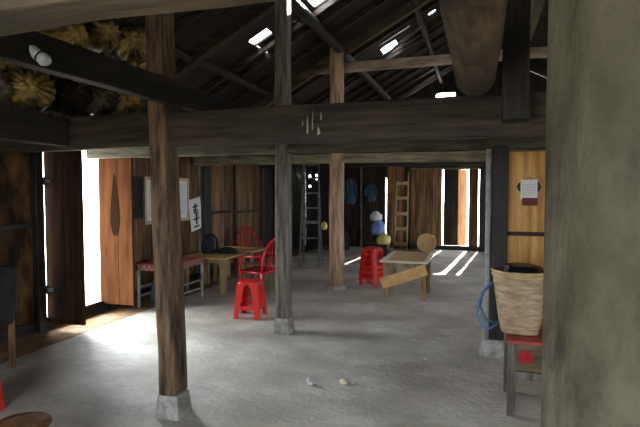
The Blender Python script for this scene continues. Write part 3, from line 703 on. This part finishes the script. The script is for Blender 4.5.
# ------------------------------------------------------------------ sacks in the loft
m = MB()
for k in range(9): m.box(XL + .03, 1.2 + k * .2, 2.122, -2.86, 1.38 + k * .2, 2.137)
for k in range(9): m.box(XL + .03, 3.1 + k * .21, 2.14, -2.0, 3.29 + k * .21, 2.165)
tag(m.build('loft_deck', 'soot_x'), 'dark plank deck carrying the sacks at upper left', 'loft deck')
for y in (3.6, 4.4):
    pass
def sack(loc, r, ln, label, mt='sack', aim=None, tilt=0.0):
    """tied sack; its neck points to local -y"""
    t = thing('sack', label, 'sack', loc, 0)
    d = Vector((0, 0, 2.4)) + Vector((-0.0, 0, 0)) - Vector(loc) if aim is None else Vector(aim)
    az = math.atan2(d.x, -d.y) + random.uniform(-.2, .2)
    t.rotation_euler = (tilt, 0, az)
    ph = random.uniform(0, 6); nf = random.choice((15, 17, 19))
    prof = [(.45, ln * .5), (.85, ln * .44), (1.0, ln * .25), (1.03, 0), (1.0, -ln * .2), (.88, -ln * .33), (.76, -ln * .385), (.60, -ln * .42), (.42, -ln * .45), (.30, -ln * .465), (.18, -ln * .485), (.13, -ln * .50)]
    n = 80; m = MB(); rings = []
    for k, y in prof:
        f = (max(0, (-y / ln - .08)) * 1.2 if k > .25 else .25)
        rings.append([Vector((math.cos(2 * PI * j / n) * r * k * (1 + f * .35 * math.sin(nf * 2 * PI * j / n + ph)) * 1.06, y, math.sin(2 * PI * j / n) * r * k * .94 * (1 + f * .35 * math.sin(nf * 2 * PI * j / n + ph)))) for j in range(n)])
    m.loft(rings); m.build('body', mt, t, smooth=True)
    m = MB(); rings = []
    for k, y in ((.13, -ln * .5), (.17, -ln * .52), (.3, -ln * .56), (.36, -ln * .58), (.1, -ln * .57)):
        rings.append([Vector((math.cos(2 * PI * j / n) * r * k * (1 + .2 * math.sin(7 * 2 * PI * j / n)), y + .01 * math.sin(3 * 2 * PI * j / n), math.sin(2 * PI * j / n) * r * k)) for j in range(n)])
    m.loft(rings); m.build('neck', mt, t, smooth=True)
    m = MB(); m.tube([(math.cos(2 * PI * j / 16) * r * .16, -ln * .502, math.sin(2 * PI * j / 16) * r * .16) for j in range(16)], .008, 6, closed=True); m.build('tie', 'string', t)
    return t
def P(px, py, Y):
    r = (px - 320) / 498; s, c = math.sin(YAW), math.cos(YAW); X = r * Y
    return (X * c - Y * s, X * s + Y * c, 1.6 + (190 - py) / 498 * Y)
SACKS = [((30, 92, 3.55), .158, 'gold', 'big golden tied sack resting on the loft edge at far left'),
         ((2, 95, 3.5), .16, 'grey', 'dark sack cut by the left edge, on the loft edge'),
         ((8, 64, 3.75), .14, 'gold', 'sack cut by the left edge, above the big golden tied sack'),
         ((36, 66, 3.9), .13, 'gold', 'small golden sack just behind the white plastic bundle'),
         ((72, 99, 4.2), .14, 'grey', 'greyish sack right of the big golden tied sack on the loft'),
         ((101, 101, 4.45), .14, 'grey', 'dark sack with pale tied neck in the bottom row, left of the end one'),
         ((126, 102, 4.65), .155, 'gold', 'end sack of the bottom row, beside the nearest post'),
         ((70, 70, 4.45), .14, 'gold', 'sack mostly hidden behind the dark loft beam, left one'),
         ((106, 72, 4.7), .15, 'gold', 'sack mostly hidden behind the dark loft beam, middle one'),
         ((140, 76, 4.95), .15, 'gold', 'sack mostly hidden behind the dark loft beam, right one beside the post'),
         ((66, 40, 4.35), .16, 'gold', 'long golden sack lying on top of the pile under the near beam'),
         ((104, 39, 4.8), .155, 'gold', 'round golden sack with fanned folds, top row middle'),
         ((136, 48, 5.0), .17, 'gold', 'olive sack at the right end of the top row by the post')]
for (px, py, Y), r, c, lb in SACKS:
    sack(P(px, py, Y), r, .46, lb, 'sack' if c == 'gold' else 'sackgrey', aim=(1, -.2, 0) if px == 66 else None)
t = thing('plastic_bundle', 'white rolled plastic bundle tied to the dark loft beam', 'bundle', P(40, 56, 2.27))
t.rotation_euler = (0, math.radians(35), YAW)
m = MB(); m.tube([(-.07, 0, .0), (-.055, 0, .0), (-.02, 0, 0), (.02, 0, 0), (.05, 0, 0), (.065, 0, 0)], [.012, .026, .03, .024, .03, .02], 12, jit=.003); m.build('roll', 'whitebag', t, smooth=True)
m = MB(); m.tube([(.02, math.cos(2 * PI * j / 12) * .027, math.sin(2 * PI * j / 12) * .027) for j in range(12)], .004, 6, closed=True); m.build('string', 'ink', t)

# ------------------------------------------------------------------ ladders
def stepladder():
    t = thing('stepladder', 'grey wooden stepladder standing in the dark back left corner', 'ladder', (-3.27, 9.65, 0), math.radians(14))
    w0, w1, H, lean = .21, .155, 2.12, .42
    for s in (-1, 1):
        m = MB(); m.timber((s * w0, 0, 0), (s * w1, lean, H), .035, .06, up=(0, 1, 0), jit=.001); m.build('rail', 'ladder', t)
        m = MB(); m.timber((s * w0 * .98, .95, 0), (s * w1, lean + .06, H - .02), .03, .04, up=(0, 1, 0), jit=.001); m.build('rear_leg', 'ladder', t)
    for k in range(6):
        z = .28 + k * .31; u = z / H; w = w0 + (w1 - w0) * u
        m = MB(); m.box(-w, lean * u - .05, z, w, lean * u + .05, z + (.03 if k != 2 else .06)); m.build('tread', 'ladder', t)
    m = MB(); m.box(-w1 - .02, lean - .05, H, w1 + .02, lean + .09, H + .03); m.build('top_plate', 'ladder', t)
stepladder()
def tan_ladder():
    t = thing('bamboo_ladder', 'tan ladder with broad rungs leaning on the back wall boards', 'ladder', (-1.93, 13.28, 0))
    H = 2.1; L = .33
    for x, r in ((-.17, .014), (.17, .022)):
        m = MB(); m.log((x, 0, 0), (x * .9, L, H), r, r * .9, 10, .004, .001); m.build('rail', 'tan', t, smooth=True)
    for k, z in enumerate((.16, .56, .96, 1.38, 1.78)):
        y = L * z / H; m = MB()
        n = 9; rings = []
        for i in range(n):
            u = i / (n - 1); x = -.17 + .34 * u; hh = .035 + .035 * abs(2 * u - 1) ** 2
            rings.append([Vector((x, y - .02, z - hh)), Vector((x, y + .02, z - hh)), Vector((x, y + .02, z + hh)), Vector((x, y - .02, z + hh))])
        m.loft(rings); m.build('rung', 'tan', t)
tan_ladder()
# winnowing tray
t = thing('round_tray', 'round tan woven tray leaning at the foot of the back door', 'tray', (-1.22, 12.9, 0)); t.rotation_euler = (math.radians(-12), 0, 0)
m = MB(); n = 36; rings = []
for r, y in ((.02, .03), (.19, .03), (.225, 0), (.24, 0), (.24, .02), (.20, .045), (.02, .045)): rings.append([Vector((math.cos(2 * PI * j / n) * r, y, .25 + math.sin(2 * PI * j / n) * r)) for j in range(n)])
m.loft(rings); m.build('woven_disc', 'tray', t, smooth=True)
m = MB(); m.tube([(math.cos(2 * PI * j / n) * .235, 0, .25 + math.sin(2 * PI * j / n) * .235) for j in range(n)], .012, 8, closed=True); m.build('rim', 'tan', t, smooth=True)
# support block for the tray
m = MB(); m.timber((-1.25, 13.2, .0), (-1.25, 13.2, .30), .26, .26, up=(0, 1, 0), jit=.01); m.move(); tag(m.build('wood_block', 'legwood', bevel=.01), 'squat wooden block behind the round tray', 'block')

# hanging clothes on the back wall
def shirt(name, x, ztop, w, h, label, mt='bluecloth'):
    t = thing(name, label, 'clothing', (x, YB - .09, ztop - h))
    m = MB(); m.drape([(w * .42, .035, 0, 0), (w * .5, .05, h * .15, .01), (w * .42, .045, h * .5, 0), (w * .46, .045, h * .78, 0), (w * .38, .04, h * .92, 0), (w * .08, .03, h, 0)], folds=6, amp=.22); m.build('body', mt, t, smooth=True)
    for s in (-1, 1):
        m = MB(); m.tube([(s * w * .32, 0, h * .88), (s * w * .5, -.01, h * .6), (s * w * .52, -.01, h * .34)], [.05, .045, .04], 10, flat=.6); m.build('sleeve', mt, t, smooth=True)
    m = MB(); m.tube([(0, 0, h), (0, .03, h + .03), (0, .09, h + .03)], .005, 6); m.build('hook', 'ink', t)
shirt('hanging_shirt', -3.42, 1.92, .34, .72, 'blue shirt hanging on the back wall left of the thin pale pole')
shirt('hanging_shirt', -2.82, 1.78, .28, .5, 'dim blue shirt hanging on the back wall right of the thin pale pole')
shirt('hanging_coat', -3.02 + .0, 1.35, .1, .3, 'small dark cloth hanging low on the back wall boards', 'blackcloth') if False else None
# pile of bags behind the stools, on a crate
t = thing('crate', 'low dark wooden crate behind the stacked red stools', 'crate', (-2.25, 11.6, 0))
m = MB(); m.box(-.28, -.22, 0, .28, .22, .03)
for z in (.05, .19): 
    for a in ((-.28, -.22, .28, -.20), (-.28, .20, .28, .22), (-.28, -.2, -.26, .2), (.26, -.2, .28, .2)): m.box(a[0], a[1], z, a[2], a[3], z + .11)
m.build('slats', 'wall_dark', t)
m = MB()
for x in (-.25, .25):
    for y in (-.19, .19): m.box(x - .015, y - .015, 0, x + .015, y + .015, .32)
m.build('corner_posts', 'wall_dark', t); m = MB(); m.box(-.28, -.22, .32, .28, .22, .34); m.build('lid', 'wall_dark', t)
def bag(x, y, z, w, h, mt, label, d=None):
    m = MB(); d = d or w; m.drape([(w * .8, d * .8, 0, 0), (w, d, h * .2, 0), (w * .95, d * .9, h * .6, .01), (w * .5, d * .5, h * .88, 0), (w * .15, d * .15, h, 0)], folds=5, amp=.09)
    m.move((x, y, z)); tag(m.build('bag', mt, smooth=True), label, 'bag')
bag(-2.08, 11.50, .34, .17, .27, 'yellowbag', 'yellow bag at the bottom of the bag pile on the crate')
bag(-2.22, 11.58, .56, .17, .36, 'bluebag', 'blue bag in the middle of the bag pile')
bag(-2.28, 11.62, .88, .15, .22, 'whitebag', 'white bag topping the bag pile above the stools')
m = MB(); m.drape([(.28, .25, 0, 0), (.32, .28, .2, 0), (.26, .22, .45, .03), (.16, .15, .62, 0), (.04, .04, .68, 0)], folds=7, amp=.1); m.move((-3.55, 12.9, 0)); tag(m.build('bundle', 'blackcloth', smooth=True), 'dark heap of cloth on the floor under the blue shirt', 'bundle')

p = P(322, 227, 10.2)
m = MB(); m.drape([(.05, .05, 0, 0), (.07, .06, .05, 0), (.06, .05, .12, 0), (.02, .02, .16, 0)], folds=5, amp=.12); m.move((-3.02, 9.86, .78)); tag(m.build('cloth', 'yellowbag', smooth=True), 'small yellow cloth caught on the stepladder', 'cloth')
fb = [o for o in COL.objects if o.name.startswith('cross_beam') and abs(o.location.y - 3.02) < .05][0]
m = MB()
for x, z0, z1, w in ((-1.02, 1.95, 2.06, .012), (-.985, 1.97, 2.09, .006), (-.95, 1.94, 1.99, .02), (-.93, 2.03, 2.08, .008), (-1.05, 2.0, 2.04, .007)):
    m.hexa([(x, 2.954, z0), (x + w, 2.954, z0 + .01), (x + w, 2.97, z0 + .01), (x, 2.97, z0), (x + .004, 2.954, z1), (x + w * .6, 2.954, z1 - .01), (x + w * .6, 2.97, z1 - .01), (x + .004, 2.97, z1)])
m.move(-fb.location); m.build('stain', 'string', fb)['kind'] = 'stuff'
# ------------------------------------------------------------------ floor bits
def stone(x, y, r, mt, label, sq=.8):
    m = MB(); m.lathe([(r * .6, -.002), (r, r * .35), (r * .85, r * sq), (r * .4, r * sq * 1.35)], n=9, f=lambda a, z: 1 + .18 * math.sin(2 * a + r * 90) + .1 * math.sin(5 * a)); m.move((x, y, 0)); tag(m.build('stone', mt, bevel=.004), label, 'stone')
p = P(310, 388, 4.03); stone(p[0], p[1], .032, 'pebble', 'grey stone on the floor, left of the cream one', 1.3)
p = P(344, 387, 4.05); stone(p[0], p[1], .036, 'cream', 'cream-coloured stone on the open floor')
p = P(357, 388, 4.03); stone(p[0], p[1], .014, 'stone', 'tiny dark chip of stone right of the cream one')
p = P(427, 362, 4.63); stone(p[0], p[1], .02, 'pebble', 'small pale pebble on the floor before the low table')
# small rattan stool at the bottom edge
t = thing('rattan_stool', 'low round rattan stool at the bottom left corner', 'stool', (-2.42, 2.1, 0))
m = MB(); m.lathe([(.12, 0), (.13, .02), (.105, .12), (.125, .25), (.15, .27), (.152, .285), (.14, .29)], n=30, f=lambda a, z: 1 + .012 * math.sin(15 * a)); m.build('body', 'rattan', t, smooth=True)
m = MB(); m.lathe([(.14, .285), (.138, .297), (.09, .300), (.02, .296)], n=30); m.build('seat', 'rattan', t, smooth=True)
m = MB(); m.tube([(math.cos(2 * PI * j / 30) * .145, math.sin(2 * PI * j / 30) * .145, .285) for j in range(30)], .013, 8, closed=True); m.build('rim', 'rattan', t, smooth=True)
